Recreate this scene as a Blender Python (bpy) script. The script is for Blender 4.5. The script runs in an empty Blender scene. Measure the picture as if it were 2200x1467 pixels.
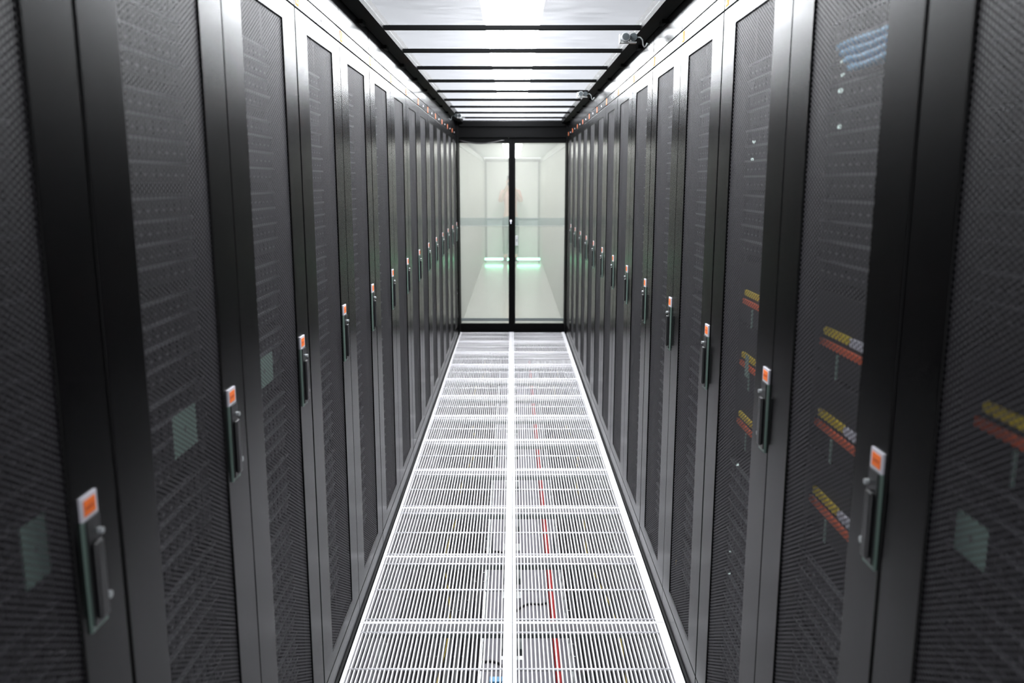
import bpy, bmesh, math, random
from mathutils import Vector, Matrix
C = bpy.context.scene.collection
S = bpy.context.scene
R = math.radians
random.seed(5)

# ------------------------------------------------------------------ camera, world, exposure
cam_d = bpy.data.cameras.new('camera')
cam = bpy.data.objects.new('camera', cam_d); C.objects.link(cam); S.camera = cam
cam_d.sensor_width = 36.0; cam_d.lens = 1830 / 2200 * 36.0
cam_d.clip_start = 0.02; cam_d.clip_end = 100
cam.location = (0, 0, 1.705); cam.rotation_euler = (math.pi / 2 - 0.18581, 0, 0)
cam_d.shift_x = -0.0004
cam_d.dof.use_dof = True; cam_d.dof.focus_distance = 3.6; cam_d.dof.aperture_fstop = 3.2
S.view_settings.view_transform = 'Standard'; S.view_settings.look = 'None'
S.view_settings.gamma = 1.0; S.view_settings.use_curve_mapping = False
S.view_settings.exposure = 0.0
w = bpy.data.worlds.new('hall_light'); S.world = w; w.use_nodes = True
w.node_tree.nodes['Background'].inputs[0].default_value = (0.93, 0.95, 1.0, 1)
w.node_tree.nodes['Background'].inputs[1].default_value = 1.3
LUM = 51.0      # luminaire strength, downwards
LUM2 = 15.0      # lamps of the further corridor

# ------------------------------------------------------------------ measures
X0 = 0.61            # rack face
PITCH = 0.632
ZC = 2.335            # underside of roof frame
YEND = 9.69          # glass doors
TILE0 = 0.09; TP = 0.6

# ------------------------------------------------------------------ materials
def mat(name, col, rough=0.5, metal=0.0, spec=0.5, emit=None, es=0.0, bump=None, coat=0.0, var=0.012):
    m = bpy.data.materials.new(name); m.use_nodes = True
    nt = m.node_tree; b = nt.nodes['Principled BSDF']
    b.inputs['Base Color'].default_value = (*col, 1); b.inputs['Roughness'].default_value = rough
    b.inputs['Metallic'].default_value = metal; b.inputs['Specular IOR Level'].default_value = spec
    b.inputs['Coat Weight'].default_value = coat; b.inputs['Coat Roughness'].default_value = 0.2
    if emit:
        b.inputs['Emission Color'].default_value = (*emit, 1); b.inputs['Emission Strength'].default_value = es
    n = nt.nodes.new('ShaderNodeTexNoise'); tc = nt.nodes.new('ShaderNodeTexCoord')
    nt.links.new(tc.outputs['Object'], n.inputs['Vector'])
    n.inputs['Scale'].default_value = (bump or (4, .0))[0]; n.inputs['Detail'].default_value = 3
    mr = nt.nodes.new('ShaderNodeMapRange')
    mr.inputs['To Min'].default_value = max(0.02, rough - var); mr.inputs['To Max'].default_value = min(1, rough + var)
    nt.links.new(n.outputs['Fac'], mr.inputs['Value']); nt.links.new(mr.outputs['Result'], b.inputs['Roughness'])
    if bump:
        bp = nt.nodes.new('ShaderNodeBump'); bp.inputs['Strength'].default_value = bump[1]; bp.inputs['Distance'].default_value = .002
        nt.links.new(n.outputs['Fac'], bp.inputs['Height']); nt.links.new(bp.outputs['Normal'], b.inputs['Normal'])
    return m

M = {}
M['black'] = mat('black powder coated steel', (0.0008, 0.0007, 0.0009), 0.26, spec=0.13, var=0.0)
M['inner'] = mat('matt black inside', (0.004, 0.004, 0.0045), 0.6, spec=0.2)
M['frame'] = mat('black roof frame', (0.0018, 0.0018, 0.002), 0.6, spec=0.05)
M['plastic'] = mat('black plastic', (0.012, 0.012, 0.013), 0.35)
M['silver'] = mat('satin metal', (0.62, 0.64, 0.64), 0.32, metal=0.8)
M['rim'] = mat('handle rim with painted green light', (0.15, 0.215, 0.185), 0.4, metal=0.2)  # green light caught by the camera-facing handle edge, put into the colour
M['rimdark'] = mat('dark green handle side', (0.02, 0.055, 0.038), 0.4)
M['white'] = mat('white powder coated grating', (0.66, 0.65, 0.675), 0.45)
M['labelwhite'] = mat('white label', (0.50, 0.485, 0.53), 0.6)
M['orange'] = mat('orange label', (0.78, 0.145, 0.005), 0.8)
M['orangedark'] = mat('print on orange label', (0.55, 0.09, 0.01), 0.6)
M['slab'] = mat('grey painted concrete', (0.22, 0.21, 0.235), 0.8, bump=(25, .3))
M['cable'] = mat('black cable', (0.012, 0.011, 0.013), 0.5)
M['yellowcable'] = mat('yellow fibre cable', (0.42, 0.30, 0.03), 0.5)
M['bluecable'] = mat('blue cable', (0.15, 0.45, 0.75), 0.4)
M['red'] = mat('red pipe', (0.52, 0.03, 0.03), 0.4)
M['server'] = mat('dark grey server face', (0.003, 0.003, 0.0035), 0.5, spec=0.2)
M['lip'] = mat('grey metal lip', (0.15, 0.15, 0.16), 0.4, metal=0.3)
M['yellow'] = mat('yellow plastic', (0.95, 0.72, 0.03), 0.5)
M['whitep'] = mat('white plastic', (0.85, 0.85, 0.95), 0.5)
M['redorange'] = mat('orange red plastic', (0.85, 0.13, 0.03), 0.5)
M['card'] = mat('pale green card', (0.26, 0.40, 0.34), 0.7)
M['led'] = mat('white indicator', (0.8, 0.9, 0.9), 0.5, emit=(0.8, 1, 0.95), es=1.0)
M['hall'] = mat('white hall ceiling', (0.82, 0.82, 0.84), 0.8, bump=(40, .2))
M['pale'] = mat('pale cabinet steel', (0.50, 0.51, 0.485), 0.4)
M['palefloor'] = mat('pale vinyl floor', (0.64, 0.65, 0.635), 0.16)
M['palewall'] = mat('pale grey end door', (0.84, 0.84, 0.84), 0.5)
M['paleframe'] = mat('pale grey door frame', (0.36, 0.38, 0.37), 0.5)
M['greyline'] = mat('grey trim', (0.12, 0.14, 0.14), 0.5)
M['lamp'] = mat('luminaire diffuser', (0.9, 0.9, 0.9), 0.5, emit=(0.96, 0.97, 1.0), es=LUM)
M['lampfar'] = mat('far luminaire diffuser', (0.9, 0.9, 0.9), 0.5, emit=(1.0, 1.0, 0.97), es=LUM2, var=.01)
M['green'] = mat('green light bar', (0.4, 0.9, 0.6), 0.5, emit=(0.22, 1.0, 0.50), es=11.0)
M['camgrey'] = mat('grey camera housing', (0.36, 0.38, 0.385), 0.4, metal=0.3)
M['camdark'] = mat('dark camera glass', (0.06, 0.07, 0.075), 0.2)
M['skin'] = mat('skin', (0.62, 0.40, 0.31), 0.6)
M['hair'] = mat('dark hair', (0.05, 0.035, 0.03), 0.6)
M['shirt'] = mat('pink shirt', (0.72, 0.46, 0.40), 0.8)
M['trousers'] = mat('dark green trousers', (0.14, 0.20, 0.17), 0.8)
M['shoe'] = mat('dark shoe', (0.03, 0.03, 0.03), 0.5)

def perf_material():
    m = bpy.data.materials.new('perforated black steel'); m.use_nodes = True
    nt = m.node_tree; N = nt.nodes; L = nt.links
    b = N['Principled BSDF']; b.inputs['Base Color'].default_value = (0.028, 0.026, 0.031, 1)
    b.inputs['Roughness'].default_value = 0.55; b.inputs['Specular IOR Level'].default_value = 0.55
    tc = N.new('ShaderNodeTexCoord'); sp = N.new('ShaderNodeSeparateXYZ'); L.new(tc.outputs['Object'], sp.inputs[0])
    a = 0.0102
    def mth(op, x, y=None):
        n = N.new('ShaderNodeMath'); n.operation = op
        for i, v in enumerate((x, y)):
            if v is None: continue
            if isinstance(v, (int, float)): n.inputs[i].default_value = v
            else: L.new(v, n.inputs[i])
        return n.outputs[0]
    u = mth('DIVIDE', sp.outputs['X'], a * math.sqrt(3)); v = mth('DIVIDE', sp.outputs['Z'], a)
    def cell(off):
        du = mth('SUBTRACT', mth('FRACT', mth('ADD', u, off)), 0.5)
        dv = mth('SUBTRACT', mth('FRACT', mth('ADD', v, off)), 0.5)
        du = mth('MULTIPLY', du, math.sqrt(3))
        return mth('ADD', mth('MULTIPLY', du, du), mth('MULTIPLY', dv, dv))
    d = mth('MINIMUM', cell(100.0), cell(100.5))
    hole = mth('LESS_THAN', d, 0.40 ** 2)
    tr = N.new('ShaderNodeBsdfTransparent'); mx = N.new('ShaderNodeMixShader')
    L.new(hole, mx.inputs[0]); L.new(b.outputs[0], mx.inputs[1]); L.new(tr.outputs[0], mx.inputs[2])
    L.new(mx.outputs[0], N['Material Output'].inputs[0])
    return m
M['perf'] = perf_material()

def roof_material():
    m = bpy.data.materials.new('streaky translucent roof sheet'); m.use_nodes = True
    nt = m.node_tree; N = nt.nodes; L = nt.links; N.remove(N['Principled BSDF'])
    tc = N.new('ShaderNodeTexCoord'); mp = N.new('ShaderNodeMapping'); mp.inputs['Scale'].default_value = (1.2, 22, 1)
    n = N.new('ShaderNodeTexNoise'); n.inputs['Scale'].default_value = 4; n.inputs['Detail'].default_value = 5; n.inputs['Distortion'].default_value = .4
    L.new(tc.outputs['Object'], mp.inputs[0]); L.new(mp.outputs[0], n.inputs['Vector'])
    mr = N.new('ShaderNodeMapRange'); mr.inputs['From Min'].default_value = .35; mr.inputs['From Max'].default_value = .65
    mr.inputs['To Min'].default_value = .000; mr.inputs['To Max'].default_value = .026
    L.new(n.outputs['Fac'], mr.inputs['Value'])
    t = N.new('ShaderNodeBsdfTransparent'); t.inputs[0].default_value = (.96, .97, .97, 1)
    tl = N.new('ShaderNodeBsdfTranslucent'); tl.inputs[0].default_value = (.9, .9, .93, 1)
    g = N.new('ShaderNodeBsdfGlossy'); g.inputs['Roughness'].default_value = .25; g.inputs[0].default_value = (.9, .9, .9, 1)
    m1 = N.new('ShaderNodeMixShader'); m2 = N.new('ShaderNodeMixShader'); m2.inputs[0].default_value = .03
    L.new(mr.outputs['Result'], m1.inputs[0]); L.new(t.outputs[0], m1.inputs[1]); L.new(tl.outputs[0], m1.inputs[2])
    L.new(m1.outputs[0], m2.inputs[1]); L.new(g.outputs[0], m2.inputs[2])
    L.new(m2.outputs[0], N['Material Output'].inputs[0])
    return m
M['roof'] = roof_material()

def glass_material(name, haze, col, tint):
    m = bpy.data.materials.new(name); m.use_nodes = True
    nt = m.node_tree; N = nt.nodes; L = nt.links; N.remove(N['Principled BSDF'])
    t = N.new('ShaderNodeBsdfTransparent'); t.inputs[0].default_value = (*tint, 1)
    tl = N.new('ShaderNodeBsdfTranslucent'); tl.inputs[0].default_value = (*col, 1)
    df = N.new('ShaderNodeBsdfDiffuse'); df.inputs[0].default_value = (*col, 1)
    ms = N.new('ShaderNodeMixShader'); ms.inputs[0].default_value = .4
    L.new(tl.outputs[0], ms.inputs[1]); L.new(df.outputs[0], ms.inputs[2])
    tc = N.new('ShaderNodeTexCoord'); n = N.new('ShaderNodeTexNoise'); n.inputs['Scale'].default_value = 3
    L.new(tc.outputs['Object'], n.inputs['Vector'])
    mr = N.new('ShaderNodeMapRange'); mr.inputs['To Min'].default_value = haze - .03; mr.inputs['To Max'].default_value = haze + .03
    L.new(n.outputs['Fac'], mr.inputs['Value'])
    mx = N.new('ShaderNodeMixShader'); L.new(mr.outputs['Result'], mx.inputs[0]); L.new(t.outputs[0], mx.inputs[1]); L.new(ms.outputs[0], mx.inputs[2])
    g = N.new('ShaderNodeBsdfGlossy'); g.inputs['Roughness'].default_value = .03
    fr = N.new('ShaderNodeFresnel'); fr.inputs[0].default_value = 1.25
    m2 = N.new('ShaderNodeMixShader'); L.new(fr.outputs[0], m2.inputs[0]); L.new(mx.outputs[0], m2.inputs[1]); L.new(g.outputs[0], m2.inputs[2])
    L.new(m2.outputs[0], N['Material Output'].inputs[0])
    return m
M['glass'] = glass_material('hazy door glass', .23, (.81, .825, .79), (.975, .98, .97))
M['glassband'] = glass_material('blue grey glass film', .08, (.62, .66, .68), (.91, .935, .945))

# ------------------------------------------------------------------ mesh helpers
class MB:
    def __init__(s): s.v = []; s.f = []; s.mi = []; s.mats = []
    def idx(s, m):
        if m not in s.mats: s.mats.append(m)
        return s.mats.index(m)
    def quad(s, pts, m):
        k = len(s.v); s.v += [tuple(p) for p in pts]; s.f.append(tuple(range(k, k + len(pts)))); s.mi.append(s.idx(m)); return s
    def box(s, x0, x1, y0, y1, z0, z1, m):
        k = len(s.v)
        s.v += [(x, y, z) for z in (z0, z1) for y in (y0, y1) for x in (x0, x1)]
        for q in ((0, 2, 3, 1), (4, 5, 7, 6), (0, 1, 5, 4), (2, 6, 7, 3), (0, 4, 6, 2), (1, 3, 7, 5)):
            s.f.append(tuple(k + i for i in q)); s.mi.append(s.idx(m))
        return s
    def tube(s, pts, r, m, n=8):
        pts = [Vector(p) for p in pts]; rings = []
        for i, p in enumerate(pts):
            d = (pts[min(i + 1, len(pts) - 1)] - pts[max(i - 1, 0)]).normalized()
            a = d.cross(Vector((0, 0, 1)))
            if a.length < .05: a = d.cross(Vector((1, 0, 0)))
            a.normalize(); b = d.cross(a)
            rr = r[i] if isinstance(r, (list, tuple)) else r
            rings.append(len(s.v))
            for j in range(n):
                t = 2 * math.pi * j / n; s.v.append(tuple(p + (a * math.cos(t) + b * math.sin(t)) * rr))
        for i in range(len(pts) - 1):
            for j in range(n):
                j2 = (j + 1) % n
                s.f.append((rings[i] + j, rings[i] + j2, rings[i + 1] + j2, rings[i + 1] + j)); s.mi.append(s.idx(m))
        for q in (rings[0], rings[-1]):
            s.f.append(tuple(q + j for j in range(n))); s.mi.append(s.idx(m))
        return s
    def build(s, name, parent=None, bevel=0.0, smooth=False):
        me = bpy.data.meshes.new(name); me.from_pydata(s.v, [], s.f)
        for m in s.mats: me.materials.append(M[m])
        for p, i in zip(me.polygons, s.mi): p.material_index = i
        bm = bmesh.new(); bm.from_mesh(me); bmesh.ops.recalc_face_normals(bm, faces=bm.faces)
        if bevel:
            es = [e for e in bm.edges if len(e.link_faces) == 2 and e.calc_face_angle(0) > .5]
            bmesh.ops.bevel(bm, geom=es, offset=bevel, segments=2, affect='EDGES', profile=.5, clamp_overlap=True)
        bm.to_mesh(me); bm.free()
        if smooth:
            for p in me.polygons: p.use_smooth = True
        o = bpy.data.objects.new(name, me); C.objects.link(o)
        if parent: o.parent = parent
        return o

def tag(o, label, cat, group=None, kind=None):
    o['label'] = label; o['category'] = cat
    if group: o['group'] = group
    if kind: o['kind'] = kind
    return o
def empty(name, loc=(0, 0, 0), rz=0.0):
    o = bpy.data.objects.new(name, None); C.objects.link(o); o.location = loc; o.rotation_euler = (0, 0, rz)
    o.empty_display_size = .1
    return o
def struct(o): o['kind'] = 'structure'; return o
KIDS = {}
def own(parent, child): KIDS.setdefault(parent.name, []).append(child); return child
def copy_tree(o, parent=None):
    c = o.copy(); C.objects.link(c); c.parent = parent
    for k in [x for x in ALLCH.get(o.name, [])]: copy_tree(k, c)
    return c
ALLCH = {}
def index_children(root):
    ALLCH[root.name] = list(root.children)
    for k in root.children: index_children(k)

ORD = ['nearest', 'second', 'third', 'fourth', 'fifth', 'sixth', 'seventh', 'eighth', 'ninth', 'tenth', 'eleventh',
       'twelfth', 'thirteenth', 'fourteenth', 'fifteenth', 'sixteenth']

# ------------------------------------------------------------------ setting
fl = struct(MB().box(-2.0, 2.0, -0.9, 9.9, -.56, -.5, 'slab').build('floor'))
for s_ in (-1, 1):                       # solid floor the racks stand on, either side of the gratings
    a_, b_ = sorted((.604 * s_, 2.0 * s_)); struct(MB().box(a_, b_, -.9, 9.9, -.035, 0, 'inner').build('floor'))
    a_, b_ = sorted((1.94 * s_, 2.0 * s_)); struct(MB().box(a_, b_, -.9, 9.9, -.5, -.0355, 'slab').build('wall_%s' % ('left' if s_ < 0 else 'right')))
struct(MB().box(-1.93, 1.93, 9.84, 9.9, -.5, -.055, 'slab').build('wall_front'))
fb = struct(MB().box(-.72, .72, 9.901, 19.4, -.05, 0.0, 'palefloor').box(-.603, .603, 9.7655, 9.9005, -.05, 0.0, 'palefloor').build('floor.001'))
hc = struct(MB().box(-3.2, 3.2, -2.5, 26.0, 3.35, 3.4, 'hall').build('ceiling'))

# corridor beyond the glass
def side_wall(s, name):
    m = MB(); x = .615 * s
    m.box(min(x, x + .06 * s), max(x, x + .06 * s), 9.78, 19.2, 0, 2.2, 'pale')
    y = 9.9
    while y < 19.1:                         # upright ribs of the pale doors
        a, b = sorted((x - .006 * s, x + .01 * s)); m.box(a, b, y, y + .03, .03, 2.15, 'pale'); y += .2
    a, b = sorted((x - .012 * s, x + .01 * s)); m.box(a, b, 9.8, 19.1, 2.10, 2.14, 'paleframe')
    return struct(m.build(name))
side_wall(-1, 'wall_left'); side_wall(1, 'wall_right')
m = MB(); m.box(-.70, .70, 19.1, 19.2, 0, 2.2, 'palewall')
struct(m.build('wall_back'))
cb = struct(MB().box(-.70, .70, 9.78, 19.2, 2.22, 2.27, 'hall').build('ceiling.001'))
# end door of the far corridor
m = MB(); m.box(-.56, .56, 19.05, 19.095, .02, 2.12, 'palewall'); o = m.build('door_3'); struct(o)
m = MB(); m.box(-.61, -.565, 19.03, 19.09, 0, 2.16, 'paleframe').box(.565, .61, 19.03, 19.09, 0, 2.16, 'paleframe').box(-.61, .61, 19.03, 19.09, 2.125, 2.17, 'paleframe')
m.build('door_frame', o)
MB().box(-.56, .56, 19.03, 19.05, .86, .90, 'paleframe').build('cross_rail', o)

# ------------------------------------------------------------------ roof frame over the aisle
n_trim = 1
for s in (-1, 1):
    a, b = sorted((.543 * s, .607 * s))
    m = MB(); m.box(a, b, -.5, 9.66, ZC, ZC + .05, 'frame')
    y = .3
    while y < 9.5:                          # clamps that tie the rail to the racks
        a2, b2 = sorted((.592 * s, .6085 * s)); m.box(a2, b2, y, y + .07, ZC - .016, ZC, 'frame'); y += .6485
    struct(m.build('trim_%d' % n_trim)); n_trim += 1
YB = [3.124 + .6485 * k for k in range(-5, 10)]
for y in YB:
    o = MB().box(-.5425, .5425, y, y + .034, ZC + .001, ZC + .017, 'frame').build('trim_%d' % n_trim); struct(o); n_trim += 1
edges = YB + [9.66]
vis = 1
for i in range(len(edges) - 1):
    y0, y1 = edges[i], edges[i + 1]
    o = MB().box(-.54, .54, -.5 * (y1 - y0), .5 * (y1 - y0), 0, .004, 'roof').build('roof_panel')
    o.location = (0, .5 * (y0 + y1) + .016, ZC + .0185)
    if y0 < 2.2:
        lab = 'streaky translucent roof panel above the camera, out of the top of the picture'
    else:
        k = len(edges) - 2 - i
        lab = 'streaky translucent roof panel between black bars, %s' % (
            'touching the header over the glass doors' if k == 0 else '%s back from the glass doors' % ORD[k])
    tag(o, lab, 'roof panel', 'translucent roof panels over the aisle')
# luminaires above the roof sheets
y = 1.86; k = 0
while y < 9.6:
    y1 = min(y + 1.2, 9.62)
    t = empty('ceiling_light', (0, (y + y1) / 2, 2.65))
    h = (y1 - y) / 2
    MB().box(-.165, .165, -h + .012, h - .012, 0, .012, 'lamp').build('diffuser', t)
    MB().box(-.175, .175, -h + .002, h - .002, .012, .07, 'hall').build('housing', t)
    for sx in (-.1, .1): MB().tube([(sx, 0, .07), (sx, 0, .70)], .004, 'silver', 6).build('hanging_rod', t)
    tag(t, 'bright long ceiling light glowing through the translucent roof panels', 'ceiling light', 'row of ceiling lights above the roof panels')
    y += 1.22

# header beam above the doors, black
struct(MB().box(-.61, .61, 9.665, 9.75, 2.184, 2.30, 'frame').build('trim_%d' % n_trim)); n_trim += 1
struct(MB().box(-.608, .608, 9.64, 9.76, 2.3005, 2.365, 'frame').build('trim_%d' % n_trim)); n_trim += 1
for s in (-1, 1):
    a, b = sorted((.596 * s, .64 * s)); struct(MB().box(a, b, 9.55 if s > 0 else 9.475, 9.76, 0, 2.35, 'frame').build('trim_%d' % n_trim)); n_trim += 1
# glass doors
def glass_door(name, x0, x1, gx0, gx1):
    m = MB(); y0, y1 = 9.69, 9.73
    m.box(x0, gx0, y0, y1, .012, 2.182, 'frame').box(gx1, x1, y0, y1, .012, 2.182, 'frame')
    m.box(gx0, gx1, y0, y1, .012, .094, 'frame').box(gx0, gx1, y0, y1, 2.124, 2.182, 'frame')
    o = struct(m.build(name, bevel=.002))
    MB().box(gx0 - .004, gx1 + .004, 9.706, 9.714, .09, 2.128, 'glass').build('glass_pane', o)
    MB().box(gx0, gx1, 9.7015, 9.7035, 1.214, 1.300, 'glassband').build('glass_film', o)
    MB().box(gx0, gx1, 9.699, 9.703, 1.208, 1.213, 'paleframe').build('film_edge', o)
    MB().box(gx0, gx1, 9.699, 9.704, .122, .155, 'greyline').build('bottom_strip', o)
    return o
d1 = glass_door('door_1', -.594, -.006, -.59, -.042)
d2 = glass_door('door_2', -.004, .594, .032, .59)
m = MB().tube([(-.018, 9.69, 1.268), (-.018, 9.672, 1.268)], .012, 'whitep', 12).box(-.023, -.013, 9.676, 9.69, 1.235, 1.262, 'whitep'); m.build('door_lock', d1)
MB().box(-.014, .006, 9.7305, 9.736, .012, 2.1835, 'frame').build('added_gap_blocker', d1)  # added on the far side, blocks lamp light through the stile gap
MB().box(.033, .065, 9.680, 9.70, .99, 1.10, 'silver').box(.040, .058, 9.674, 9.681, 1.035, 1.065, 'camgrey').build('pull_handle', d2)
struct(MB().box(-.61, .61, 9.66, 9.765, -.03, .011, 'frame').build('trim_%d' % n_trim)); n_trim += 1
# loose cable over the left door
pts = [(-.59 + .5 * t, 9.662, 2.15 - .035 * math.sin(math.pi * min(1, t * 1.05))) for t in [i / 14 for i in range(15)]]
tag(MB().tube(pts, .006, 'cable').build('cable', smooth=True), 'thin black cable sagging across the top of the left glass door', 'cable')

# ------------------------------------------------------------------ raised floor gratings
def grating(fine=False):
    root = empty('floor_grating_panel')
    T = .598
    m = MB()                                     # frame with deep edges
    m.box(0, .015, 0, T, -.035, 0, 'white').box(T - .034, T, 0, T, -.035, 0, 'white')
    m.box(.015, T - .034, 0, .007, -.035, 0, 'white').box(.015, T - .034, T - .009, T, -.035, 0, 'white')
    m.build('frame', root, bevel=.001)
    m = MB(); n = 70 if fine else 36; hw = .0017 if fine else .0026; zt = -.010 if fine else -.0015
    for i in range(n):
        x = .015 + (T - .049) * (i + .5) / n
        m.box(x - hw, x + hw, .007, T - .009, -.019, zt, 'white')
    m.build('slats', root)
    for y in (.026, .275, .525):
        MB().tube([(.015, y, -.004), (T - .034, y, -.004)], .0052, 'white', 8).build('cross_bar', root, smooth=True)
    return root
g0 = grating(); index_children(g0); gB = grating(True); index_children(gB); gB_used = False
for c in range(2):
    for r in range(16):
        y = TILE0 + TP * r
        rot = (c == 0 and r in (14,)) or (c == 1 and r in (15, 13))
        if rot:
            o = copy_tree(gB) if gB_used else gB; gB_used = True
        else: o = g0 if (c == 0 and r == 0) else copy_tree(g0)
        o.location = (-.599 + .6 * c, y + .001, 0)
        side = 'left' if c == 0 else 'right'
        k = 15 - r
        lab = 'white %s metal floor panel in the %s column, %s' % ('finely slatted' if rot else 'slatted', side, 'touching the glass door threshold' if k == 0 else '%s back from the glass doors' % ORD[k])
        if r < 4: lab = 'white slatted metal floor panel in the %s column, %s below the picture edge' % (side, ORD[3 - r] if r < 3 else 'first')
        tag(o, lab, 'floor panel', 'white grating panels of the raised floor')
# stringers and pedestals
for r in range(17):
    y = TILE0 + TP * r
    m = MB().box(-.6, .6, y - .018, y + .018, -.058, -.036, 'greyline'); struct(m.build('trim_%d' % n_trim)); n_trim += 1
for x in (-.6, 0, .6):
    m = MB().box(x - .015, x + .015, .0, 9.66, -.084, -.0585, 'greyline'); struct(m.build('trim_%d' % n_trim)); n_trim += 1
def pedestal():
    root = empty('floor_pedestal')
    MB().tube([(0, 0, .006), (0, 0, .38)], .011, 'silver', 10).build('post', root, smooth=True)
    MB().box(-.05, .05, -.05, .05, 0, .006, 'silver').build('base_plate', root)
    MB().box(-.045, .045, -.045, .045, .38, .4125, 'greyline').build('head', root, bevel=.004)
    return root
p0 = pedestal(); index_children(p0); first = True
for r in range(4, 17):
    for x in (-.6, 0, .6):
        o = p0 if first else copy_tree(p0); first = False
        o.location = (x, TILE0 + TP * r, -.4995)
        tag(o, 'steel pedestal standing on the concrete below the floor gratings', 'pedestal', 'pedestals under the raised floor')
# red pipe
m = MB().tube([(.195, 0.2, -.33), (.195, 9.55, -.33)], .0145, 'red', 12)
o = m.build('pipe', smooth=True); tag(o, 'thin red pipe running the length of the aisle below the right gratings', 'pipe')
o = empty('pipe_hanger', (.195, 0, 0))
for yy in [1.5 + 1.5 * i for i in range(6)]:
    MB().tube([(.0, yy, -.50), (.0, yy, -.3447)], .005, 'silver', 6).build('post', o)
tag(o, 'row of steel posts holding the red pipe under the floor', 'pipe support')
# wire trays with cables
def tray(x0, x1, z, label):
    root = empty('cable_tray', ((x0 + x1) / 2, 0, z)); hw = (x1 - x0) / 2
    m = MB()
    for i in range(5): x = -hw + 2 * hw * i / 4; m.box(x - .002, x + .002, .3, 9.5, -.002, .002, 'silver')
    for s in (-1, 1): m.box(s * hw - .002, s * hw + .002, .3, 9.5, .045, .049, 'silver')
    y = .35
    while y < 9.5:
        m.box(-hw, hw, y - .002, y + .002, -.006, -.002, 'silver')
        for s in (-1, 1): m.box(s * hw - .002, s * hw + .002, y - .002, y + .002, -.006, .047, 'silver')
        y += .1
    m.build('wire_mesh', root)
    for yy in (1.0, 2.8, 4.6, 6.4, 8.2):
        m = MB()
        for s in (-1, 1): m.box(s * (hw + .01) - .006, s * (hw + .01) + .006, yy, yy + .02, -.5 - z, .03, 'greyline')
        m.box(-hw, hw, yy, yy + .02, -.02, -.0065, 'greyline'); m.build('support', root)
    return tag(root, label, 'cable tray', 'wire cable trays under the floor')
tray(-.565, -.13, -.30, 'steel wire cable tray full of black cables below the left gratings')
tray(.25, .565, -.30, 'steel wire cable tray full of black cables below the right gratings')
def run(x, z, r, mname, y0=.3, y1=9.5, wob=.005):
    pts = []; y = y0; ph = 1.3
    while y < y1 + .01:
        pts.append((x + wob * math.sin(y * 2.1 + ph) + wob * .6 * math.sin(y * 5 + ph * 2), y, z + .003 * math.sin(y * 3 + ph))); y += .25
    return MB().tube(pts, r, mname, 7).build('cable', smooth=True)
for (a, b, side) in ((-.560, -.135, 'left'), (.255, .560, 'right')):
    n = 11 if side == 'left' else 8
    for i in range(n):
        o = run(a + .028 + (b - a - .056) * i / (n - 1), -.274, .0165, 'cable')
        tag(o, 'thick black cable lying in the tray below the %s gratings' % side, 'cable', 'black cables in the %s underfloor tray' % side)
    o = run((a + b) / 2 + .03, -.2535, .0024, 'yellowcable', wob=.03)
    tag(o, 'thin yellow cable winding over the black cables below the %s gratings' % side, 'cable')
for i, (y, s) in enumerate(((2.95, 1), (3.55, -1), (4.1, 1), (4.75, -1))):
    pts = [(s * (.02 + .17 * t), y + .12 * t + .03 * math.sin(5 * t), -.493) for t in [j / 8 for j in range(9)]]
    o = MB().tube(pts, .006, 'cable', 6).build('cable', smooth=True)
    tag(o, 'short black cable crossing bare concrete below the %s gratings, %s of four' % ('right' if s > 0 else 'left', ORD[i]), 'cable')
o = MB().box(-.10, -.03, 3.38, 3.42, -.499, -.44, 'bluecable').build('junction_box', bevel=.003)
tag(o, 'small blue box on the concrete below the left gratings', 'junction box')

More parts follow.
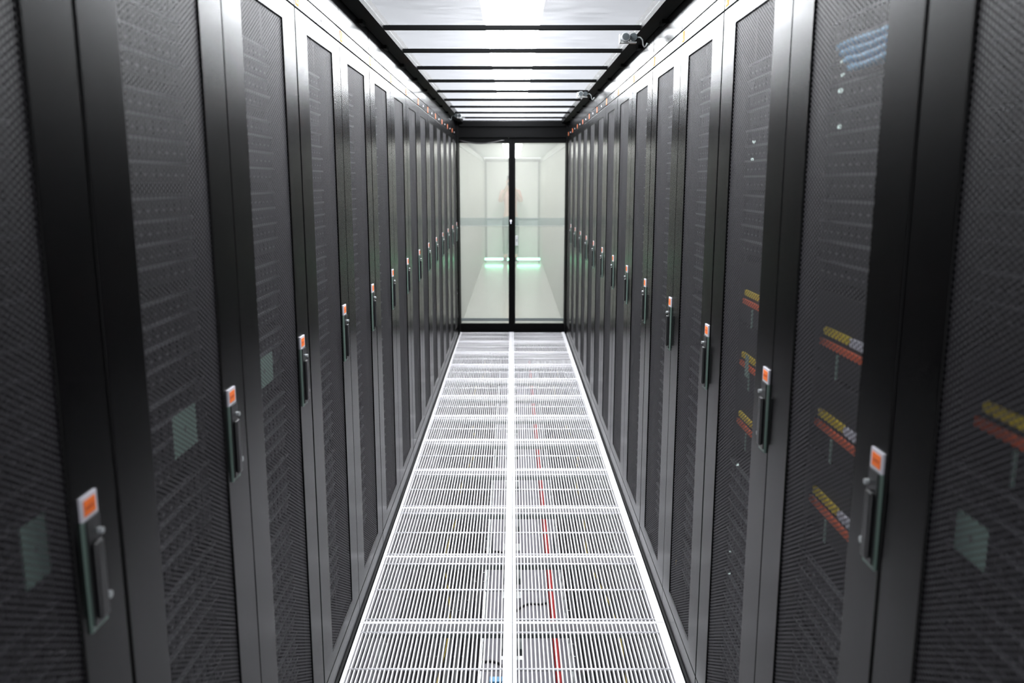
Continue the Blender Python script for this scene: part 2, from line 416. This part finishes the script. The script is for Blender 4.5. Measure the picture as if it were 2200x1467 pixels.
# ------------------------------------------------------------------ racks
Wd = PITCH
PZ0, PZ1 = .136, 2.130; PM = .137
def make_rack(hx, gl, gr, side):
    """local x from left to right as one faces it, y into the cabinet"""
    root = empty('server_rack')
    # cabinet shell
    m = MB(); D = 1.05
    m.box(.001, .004, .026, D, .004, 2.236, 'inner').box(Wd - .004, Wd - .001, .026, D, .004, 2.236, 'inner')
    m.box(.004, Wd - .004, D - .004, D, .004, 2.236, 'inner').box(.004, Wd - .004, .026, D - .004, 2.196, 2.2, 'inner')
    m.box(.004, Wd - .004, .026, D - .004, .06, .064, 'inner')
    for x in (.058, Wd - .076): m.box(x, x + .018, .078, .10, .064, 2.196, 'inner')
    m.build('cabinet_body', root)
    # door
    m = MB(); z0, z1 = .084, 2.185; x0, x1 = gl, Wd - gr
    m.box(x0, PM, 0, .022, z0, z1, 'black').box(Wd - PM, x1, 0, .022, z0, z1, 'black')
    m.box(PM, Wd - PM, 0, .022, z0, PZ0, 'black').box(PM, Wd - PM, 0, .022, PZ1, z1, 'black')
    # merge into one rounded frame
    me = bpy.data.meshes.new('door'); bm = bmesh.new()
    def rect(a, b, c, d, y): return [bm.verts.new(p) for p in ((a, y, c), (b, y, c), (b, y, d), (a, y, d))]
    r1 = rect(x0, x1, z0, z1, 0); r2 = rect(PM, Wd - PM, PZ0, PZ1, 0); r3 = rect(x0, x1, z0, z1, .022); r4 = rect(PM, Wd - PM, PZ0, PZ1, .022)
    for i in range(4):
        j = (i + 1) % 4
        bm.faces.new((r1[i], r1[j], r2[j], r2[i])); bm.faces.new((r3[i], r4[i], r4[j], r3[j]))
        bm.faces.new((r1[i], r3[i], r3[j], r1[j])); bm.faces.new((r2[i], r2[j], r4[j], r4[i]))
    bmesh.ops.recalc_face_normals(bm, faces=bm.faces)
    es = [e for e in bm.edges if e.calc_face_angle(0) > .5]
    bmesh.ops.bevel(bm, geom=es, offset=.0025, segments=2, affect='EDGES', profile=.5)
    bm.to_mesh(me); bm.free(); me.materials.append(M['black'])
    door = bpy.data.objects.new('door', me); C.objects.link(door); door.parent = root
    MB().box(PM - .003, Wd - PM + .003, .004, .0048, PZ0 - .003, PZ1 + .003, 'perf').build('perforated_panel', door)
    # handle
    h = empty_mesh_handle(root, hx, side)
    # header strip, top panel, plinth
    hd = MB().box(gl, Wd - gr, 0, .02, 2.189, 2.2335, 'black').build('header_strip', root, bevel=.001)
    ol = MB().box(.016, .050, -.001, 0, 2.193, 2.230, 'orange'); ol.box(.022, .026, -.0015, -.001, 2.199, 2.225, 'labelwhite').box(.026, .036, -.0015, -.001, 2.199, 2.203, 'labelwhite')
    ol.build('orange_label', hd)
    MB().tube([(Wd * .55, -.002, 2.211), (Wd * .55, 0, 2.211)], .006, 'whitep', 10).build('white_button', hd)
    MB().box(gl, Wd - gr, 0, .02, 2.2375, 2.365, 'black').build('top_panel', root, bevel=.001)
    MB().box(gl, Wd - gr, 0, .02, .014, .0795, 'black').build('plinth', root, bevel=.001)
    return root
def empty_mesh_handle(root, hx, side):
    a, b = hx - .023, hx + .023
    m = MB(); z0, z1 = 1.062, 1.266
    e = .004
    if side < 0: ra, rb, pa, pb = a, a + .006, a + .006, b - .003
    else: ra, rb, pa, pb = b - .006, b, a + .003, b - .006
    m.box(ra, rb, -e, 0, z0, 1.230, 'rim').box(min(pa, pb) if side < 0 else a, max(pa, pb) + (.003 if side < 0 else 0), -e, 0, z0, z0 + .006, 'rim')
    m.box(pa, pb, -.007, 0, z0 + .008, 1.230, 'plastic')
    h = m.build('handle', root)
    MB().box(hx - .012, hx + .012, -.015, -.007, 1.078, 1.195, 'plastic').build('lever', h, bevel=.003)
    m = MB().box(a, b, -e, 0, 1.231, z1, 'labelwhite').box(a + .0065, b - .0065, -e - .0008, -e, 1.237, 1.260, 'orange')
    for i in range(4): x = a + .0105 + i * .0064; m.box(x, x + .004, -e - .0012, -e - .0008, 1.245, 1.2515, 'orangedark')
    m.build('label_plate', h)
    MB().tube([(b - .010 if side < 0 else a + .006, -.007, 1.206), (b - .010 if side < 0 else a + .006, -.014, 1.206)], .0048, 'camgrey', 12).build('push_button', h, smooth=False)
    MB().tube([(b + .004 if side < 0 else a - .002, 0, 1.098), (b + .004 if side < 0 else a - .002, -.010, 1.098)], .006, 'camgrey', 12).build('lock_cylinder', h)
    return h
PROTO = {}
def rack(side, i, near, lab):
    """near = y of the seam nearest the camera"""
    wide_near = (round((near - 2.511) / PITCH) % 2 == 0) if side < 0 else (round((near - 2.585) / PITCH) % 2 == 0)
    key = (side, wide_near)
    wn, wf = (.0045, .0015) if wide_near else (.0015, .0045)
    gl, gr = (wn, wf) if side < 0 else (wf, wn)
    if key not in PROTO:
        o = make_rack(Wd - .094 if side < 0 else Wd - .036, gl, gr, side); index_children(o); PROTO[key] = o
    else: o = copy_tree(PROTO[key])
    if side < 0: o.location = (-X0, near, 0); o.rotation_euler = (0, 0, math.pi / 2)
    else: o.location = (X0, near + PITCH, 0); o.rotation_euler = (0, 0, -math.pi / 2)
    tag(o, lab, 'server rack', 'black server racks lining the aisle')
    return o
NL, NR = 1.250, 1.321
def frame_of(side, near):
    if side < 0: return Matrix.Translation((-X0, near, 0)) @ Matrix.Rotation(math.pi / 2, 4, 'Z')
    return Matrix.Translation((X0, near + PITCH, 0)) @ Matrix.Rotation(-math.pi / 2, 4, 'Z')

# server units
def server_unit():
    root = empty('server_unit'); wx0, wx1 = .078, Wd - .078; H = .170
    MB().box(wx0 + .012, wx1 - .012, .0, .62, .001, H, 'inner').build('chassis', root)
    m = MB(); m.box(wx0, wx1, -.006, 0, .001, H, 'server')
    n = 12
    for r in range(4):
        z = .004 + r * .042
        for i in range(n):
            x = wx0 + .022 + (wx1 - wx0 - .044) * i / n; ww = (wx1 - wx0 - .044) / n
            m.box(x + .003, x + ww - .003, -.011, -.006, z + .003, z + .028, 'server')
            m.box(x + ww * .35, x + ww * .6, -.0125, -.011, z + .010, z + .014, 'lip')
    m.build('bezel', root)
    for r in range(4):
        z = .004 + r * .042
        MB().box(wx0 + .004, wx1 - .004, -.014, -.006, z + .032, z + .0375, 'lip').build('metal_lip', root)
    return root
def patch_unit():
    root = empty('patch_panel'); wx0, wx1 = .078, Wd - .078; H = .170
    MB().box(wx0 + .012, wx1 - .012, .0, .30, .001, H, 'inner').build('chassis', root)
    MB().box(wx0, wx1, -.006, 0, .001, H, 'server').build('bezel', root)
    MB().box(.130, .50, -.014, -.006, .054, .069, 'redorange').build('orange_rail', root, bevel=.002)
    m = MB()
    for i in range(13): m.box(.150 + i * .0105, .158 + i * .0105, -.014, -.006, .081, .096, 'yellow')
    m.box(.148, .290, -.010, -.006, .080, .095, 'yellow').build('yellow_plugs', root)
    m = MB()
    for i in range(14): m.box(.296 + i * .0145, .307 + i * .0145, -.014, -.006, .080, .096, 'whitep')
    m.build('white_plugs', root)
    MB().box(.232, .237, -.014, -.011, -.002, .05, 'card').build('hanging_tag', root)
    MB().box(.40, .405, -.014, -.011, -.002, .05, 'card').build('hanging_tag', root)
    return root
srv0 = server_unit(); index_children(srv0); srv_used = False
pat0 = patch_unit(); index_children(pat0); pat_used = False
ZS = [.165 + .192 * k for k in range(10)]
left_names = []; 
for side in (-1, 1):
    sname = 'left' if side < 0 else 'right'
    rng = range(-2, 13) if side < 0 else range(-2, 13)
    for k in rng:
        near = (NL if side < 0 else NR) + PITCH * k
        vis = k + 1                                   # 0 = nearest one in the picture
        if k == -2: lab = 'black server rack in the %s row beside the camera, just out of the picture' % sname
        elif k == 12: lab = 'black server rack ending the %s row next to the glass doors' % sname
        elif vis == 0: lab = 'dark server rack cut by the %s edge of the picture, nearest in its row' % sname
        else: lab = 'black server rack with perforated door, %s from the camera in the %s row' % (ORD[vis], sname)
        rack(side, k, near, lab)
        if k == -2: continue
        F = frame_of(side, near)
        patch_z = ()
        if side > 0 and k in (-1, 0, 1): patch_z = (4, 5, 6) if k >= 0 else (6,)
        zs = list(ZS)
        if patch_z: zs = [.165, .345, .525, .705, .944, 1.122, 1.303, 1.50, 1.68, 1.86]
        for q, z in enumerate(zs):
            if q in patch_z:
                o = pat0 if not pat_used else copy_tree(pat0); pat_used = True
                place = {0: 'cut by the right edge of the picture', 1: 'second from the camera in the right row', 2: 'third from the camera in the right row'}[vis]
                wh = {4: 'lowest', 5: 'middle', 6: 'top'}[q] if k >= 0 else 'alone'
                tag(o, 'orange railed patch panel, %s in the rack %s' % (wh, place), 'patch panel', 'patch panels with orange rails and yellow and white plugs')
            else:
                if patch_z and q in (7, 8) and k == 0: pass
                o = srv0 if not srv_used else copy_tree(srv0); srv_used = True
                tag(o, 'dark server unit behind the perforated door of the %s rack of the %s row' % (('nearest' if vis == 0 else ORD[vis]), sname), 'server', 'servers inside the %s rack of the %s row' % (ORD[vis], sname))
            o.location = F @ Vector((0, .072, z)); o.rotation_euler = (0, 0, math.pi / 2 if side < 0 else -math.pi / 2)

# pale cards behind the perforated doors
for (side, y0, y1, z0, z1, lab) in ((-1, 1.04, 1.10, 1.175, 1.262, 'rack cut by the left edge'), (-1, 1.545, 1.66, 1.187, 1.268, 'second rack of the left row'),
        (-1, 2.06, 2.22, 1.185, 1.262, 'third rack of the left row'), (-1, 2.66, 2.77, 1.18, 1.25, 'fourth rack of the left row'),
        (1, 1.075, 1.155, 1.185, 1.245, 'rack cut by the right edge'), (1, 2.255, 2.285, 1.18, 1.24, 'third rack of the right row')):
    a, b = sorted((side * (X0 + .0285), side * (X0 + .0295)))
    m = MB().box(a, b, y0, y1, z0, z1, 'card'); f = -side
    xf = a if side > 0 else b
    c, d = sorted((xf, xf - side * .0004)); m.box(c, d, y0 + (y1 - y0) * .45, y0 + (y1 - y0) * .55, (z0 + z1) / 2 - .004, (z0 + z1) / 2 + .006, 'greyline')
    tag(m.build('card'), 'small pale green card behind the perforated door of the %s' % lab, 'card', 'pale cards behind the rack doors')

# blue cable bundle, lights and yellow loop in the right racks
for i in range(8):
    z = 1.966 - (i % 4) * .0155; y0 = 1.775 - .022 * (i % 4); dx = .0 if i < 4 else .012
    pts = [(X0 + .040 + dx, y0 - .37 * t, z + .0022 * math.sin(9 * t + i)) for t in [j / 10 for j in range(11)]]
    o = MB().tube(pts, .007, 'bluecable', 8).build('cable', smooth=True)
    tag(o, 'blue cable bundled near the top of the second rack of the right row', 'cable', 'bundle of blue cables high in the right row')
for (y, z, s_) in ((1.785, 1.942, 1), (1.78, 1.915, 1), (1.785, 1.885, 1.3), (1.778, 1.814, 1.3), (2.40, 1.811, 1.2), (2.405, 1.765, 1.1), (2.40, .885, 1), (2.43, .597, .8), (2.43, .527, .8)):
    o = MB().tube([(X0 + .050, y, z), (X0 + .056, y, z)], .0034 * s_, 'led', 10).build('indicator_light')
    which = 'second' if y < 1.95 else 'third'
    zl = 'at its top' if z > 1.93 else 'high up' if z > 1.8 and y < 1.95 else 'high up' if z > 1.7 else 'low down'
    tag(o, 'tiny white light behind the door of the %s right row rack, %s' % (which, zl), 'light', 'tiny lights in the %s rack of the right row, %s' % (which, zl))
pts = [(X0 + .035, 3.34 - .20 * t, .19 - .085 * math.sin(math.pi * t) + .05 * t) for t in [j / 14 for j in range(15)]]
tag(MB().tube(pts, .0035, 'yellowcable', 7).build('cable', smooth=True), 'thin yellow cable looped low behind the door of the fourth rack, right row', 'cable')

# ------------------------------------------------------------------ small cameras on the roof rails
def sensor(x, y, s, lab):
    root = empty('camera_sensor', (x, y, ZC - .0005), 0)
    MB().tube([(0, .03, -.014), (0, -.03, -.014)], [.019, .019], 'camgrey', 20).build('barrel', root, bevel=.001)
    MB().tube([(0, -.031, -.014), (0, -.0325, -.014)], .015, 'camdark', 20).build('lens', root)
    MB().tube([(.034 * s, .035, -.013), (.034 * s, -.02, -.013)], .017, 'camdark', 18).build('housing', root, bevel=.001)
    MB().box(-.022, .05, -.01, .02, -.036, -.031, 'silver').box(-.024, -.019, -.01, .02, -.036, 0, 'silver').build('bracket', root)
    m = MB()
    for d in (0, .006):
        pts = [(.05 * s, .0 + d, -.012), (.066 * s, -.004 + d, -.012), (.076 * s, -.004 + d, -.022), (.080 * s, -.002 + d, -.045), (.086 * s, 0 + d, -.052), (.093 * s, d, -.047), (.097 * s, d, -.036), (.102 * s, d, -.04)]
        m.tube(pts, .0028, 'camgrey', 7)
    m.build('cable_tail', root, smooth=True)
    tag(root, lab, 'camera', 'small grey cameras on the roof rails')
sensor(.492, 3.90, 1, 'small grey camera with looped cable on the right roof rail, the nearest of them')
sensor(.490, 6.35, 1, 'small grey camera on the right roof rail, further down the aisle')
sensor(-.505, 8.41, -1, 'small grey camera on the left roof rail near the glass doors')

# ------------------------------------------------------------------ far corridor lights and person
for i, y in enumerate((10.6, 12.4, 14.2, 16.0, 17.6)):
    t = empty('corridor_light', (0, y, 2.19))
    MB().box(-.13, .13, -.65, .65, 0, .01, 'lampfar').build('diffuser', t); MB().box(-.14, .14, -.66, .66, .01, .029, 'hall').build('housing', t)
    tag(t, 'bright ceiling light in the pale corridor behind the glass doors', 'ceiling light', 'ceiling lights beyond the glass doors')
for (x0, x1, lab) in ((-.585, -.20, 'left'), (.10, .585, 'right')):
    t = empty('light_bar', ((x0 + x1) / 2, 18.2, 0)); h = (x1 - x0) / 2
    MB().tube([(-h, 0, .075), (h, 0, .075)], .022, 'green', 10).build('tube', t)
    m = MB()
    for s in (-1, 1): m.box(s * h * .9 - .01, s * h * .9 + .01, -.02, .02, 0, .056, 'greyline')
    m.build('foot', t)
    tag(t, 'glowing green light bar on the floor behind the %s glass door' % lab, 'light bar', 'green light bars on the far floor')
o = MB().tube([(-.085, 18.1, .06), (-.085, 18.1, .10)], .022, 'green', 12).build('lamp'); 
MB().box(-.11, -.06, 18.075, 18.125, 0, .059, 'greyline').build('foot', o)
tag(o, 'small green lamp on the floor between the two green light bars', 'lamp')

def skin_obj(name, chains, mats, parent=None, root=0, sub=2):
    """chains: (points, radii, parent index or None) joined into one edge skeleton"""
    V = []; E = []; RR = []
    for pts, rad, par in chains:
        prev = par
        for p, r in zip(pts, rad):
            V.append(p); RR.append(r)
            if prev is not None: E.append((prev, len(V) - 1))
            prev = len(V) - 1
    me = bpy.data.meshes.new(name); me.from_pydata(V, E, [])
    o = bpy.data.objects.new(name, me); C.objects.link(o); 
    for m_ in mats: me.materials.append(M[m_])
    md = o.modifiers.new('skin', 'SKIN'); md.use_smooth_shade = True
    for i, r in enumerate(RR):
        sv = me.skin_vertices[0].data[i]; sv.radius = (r, r) if not isinstance(r, tuple) else r; sv.use_root = (i == root)
    o.modifiers.new('sub', 'SUBSURF').levels = sub; o.modifiers['sub'].render_levels = sub
    if parent: o.parent = parent
    return o
PX, PY = -.04, 18.6
P = lambda x, y, z: (x, y, z)
pr = empty('person', (PX, PY, 0), 0); pr.scale = (1.06, 1.06, 1.06)
body = []
#  0 pelvis .. 1 waist .. 2 chest .. 3 neck base .. 4 neck .. 5 head base .. 6 crown
body.append(([(0, 0, .93), (0, 0, 1.08), (0, .01, 1.28), (0, .01, 1.42), (0, 0, 1.48), (0, -.02, 1.56), (0, -.01, 1.67)], [(.13, .10), (.115, .09), (.15, .10), (.09, .07), .05, (.075, .09), (.07, .085)], None))
n0 = 7
for s in (-1, 1):
    base = sum(len(c[0]) for c in body)
    body.append(([(s * .15, .01, 1.40), (s * .21, -.05, 1.20), (s * .11, -.27, 1.42), (s * .07, -.33, 1.50)], [.055, .042, .032, .024], 3))
    hand = base + 3
    body.append(([(s * .055, -.345, 1.545)], [.030], hand)); palm = base + 4
    for k in range(4):
        body.append(([(s * (.075 - .014 * k), -.355, 1.575), (s * (.062 - .014 * k), -.375, 1.605 - .004 * abs(k - 1)), (s * (.048 - .014 * k), -.39, 1.60)], [.010, .009, .008], palm))
    body.append(([(s * .035, -.33, 1.54), (s * .02, -.345, 1.56)], [.011, .009], hand))
for s in (-1, 1):
    body.append(([(s * .09, 0, .86), (s * .10, -.01, .50), (s * .105, .01, .10), (s * .11, -.09, .035), (s * .115, -.15, .03)], [.085, .058, .038, .034, .026], 0))
bo = skin_obj('body', body, ['skin'], pr)
sh = [([(0, 0, .98), (0, 0, 1.10), (0, .01, 1.28), (0, .01, 1.40)], [(.145, .115), (.13, .105), (.165, .115), (.10, .08)], None)]
for s in (-1, 1): sh.append(([(s * .155, .01, 1.395), (s * .21, -.05, 1.20), (s * .155, -.18, 1.33)], [.068, .056, .046], 3))
skin_obj('shirt', sh, ['shirt'], pr)
tr = [([(0, 0, .96), (0, 0, .88)], [(.14, .115), (.12, .11)], None)]
for s in (-1, 1): tr.append(([(s * .095, 0, .80), (s * .10, -.01, .50), (s * .105, .01, .12)], [.095, .07, .055], 1))
skin_obj('trousers', tr, ['trousers'], pr)
for s in (-1, 1): skin_obj('shoe', [([(s * .108, .03, .045), (s * .112, -.08, .042), (s * .117, -.16, .035)], [.045, .045, .034], None)], ['shoe'], pr)
skin_obj('hair', [([(0, .035, 1.50), (0, .055, 1.60), (0, .02, 1.70), (0, -.05, 1.71)], [(.06, .04), (.085, .06), (.085, .06), (.06, .03)], None)], ['hair'], pr)
hd = MB(); 
for s in (-1, 1):
    hd.tube([(s * .03, -.102, 1.60), (s * .03, -.112, 1.60)], .010, 'shoe', 8)
hd.build('eyes', pr)
MB().tube([(0, -.10, 1.59), (0, -.128, 1.565), (0, -.105, 1.555)], [.008, .014, .010], 'skin', 8).build('nose', pr, smooth=True)
MB().box(-.022, .022, -.112, -.10, 1.532, 1.538, 'orangedark').build('mouth', pr)
for s in (-1, 1): MB().tube([(s * .076, 0, 1.575), (s * .084, .004, 1.605)], [.014, .018], 'skin', 8).build('ear', pr, smooth=True)
tag(pr, 'person in pink top and dark trousers raising a camera behind the glass doors', 'person')
o = MB().box(-.06, .06, -.44, -.41, 1.525, 1.60, 'shoe').tube([(0, -.44, 1.56), (0, -.47, 1.56)], .03, 'whitep', 14).build('camera_body', bevel=.002)
o.name = 'photo_camera'; o.location = (PX, PY, 0); o.scale = (1.06, 1.06, 1.06)
tag(o, 'small dark camera held up in front of the face of the person behind the glass', 'camera')
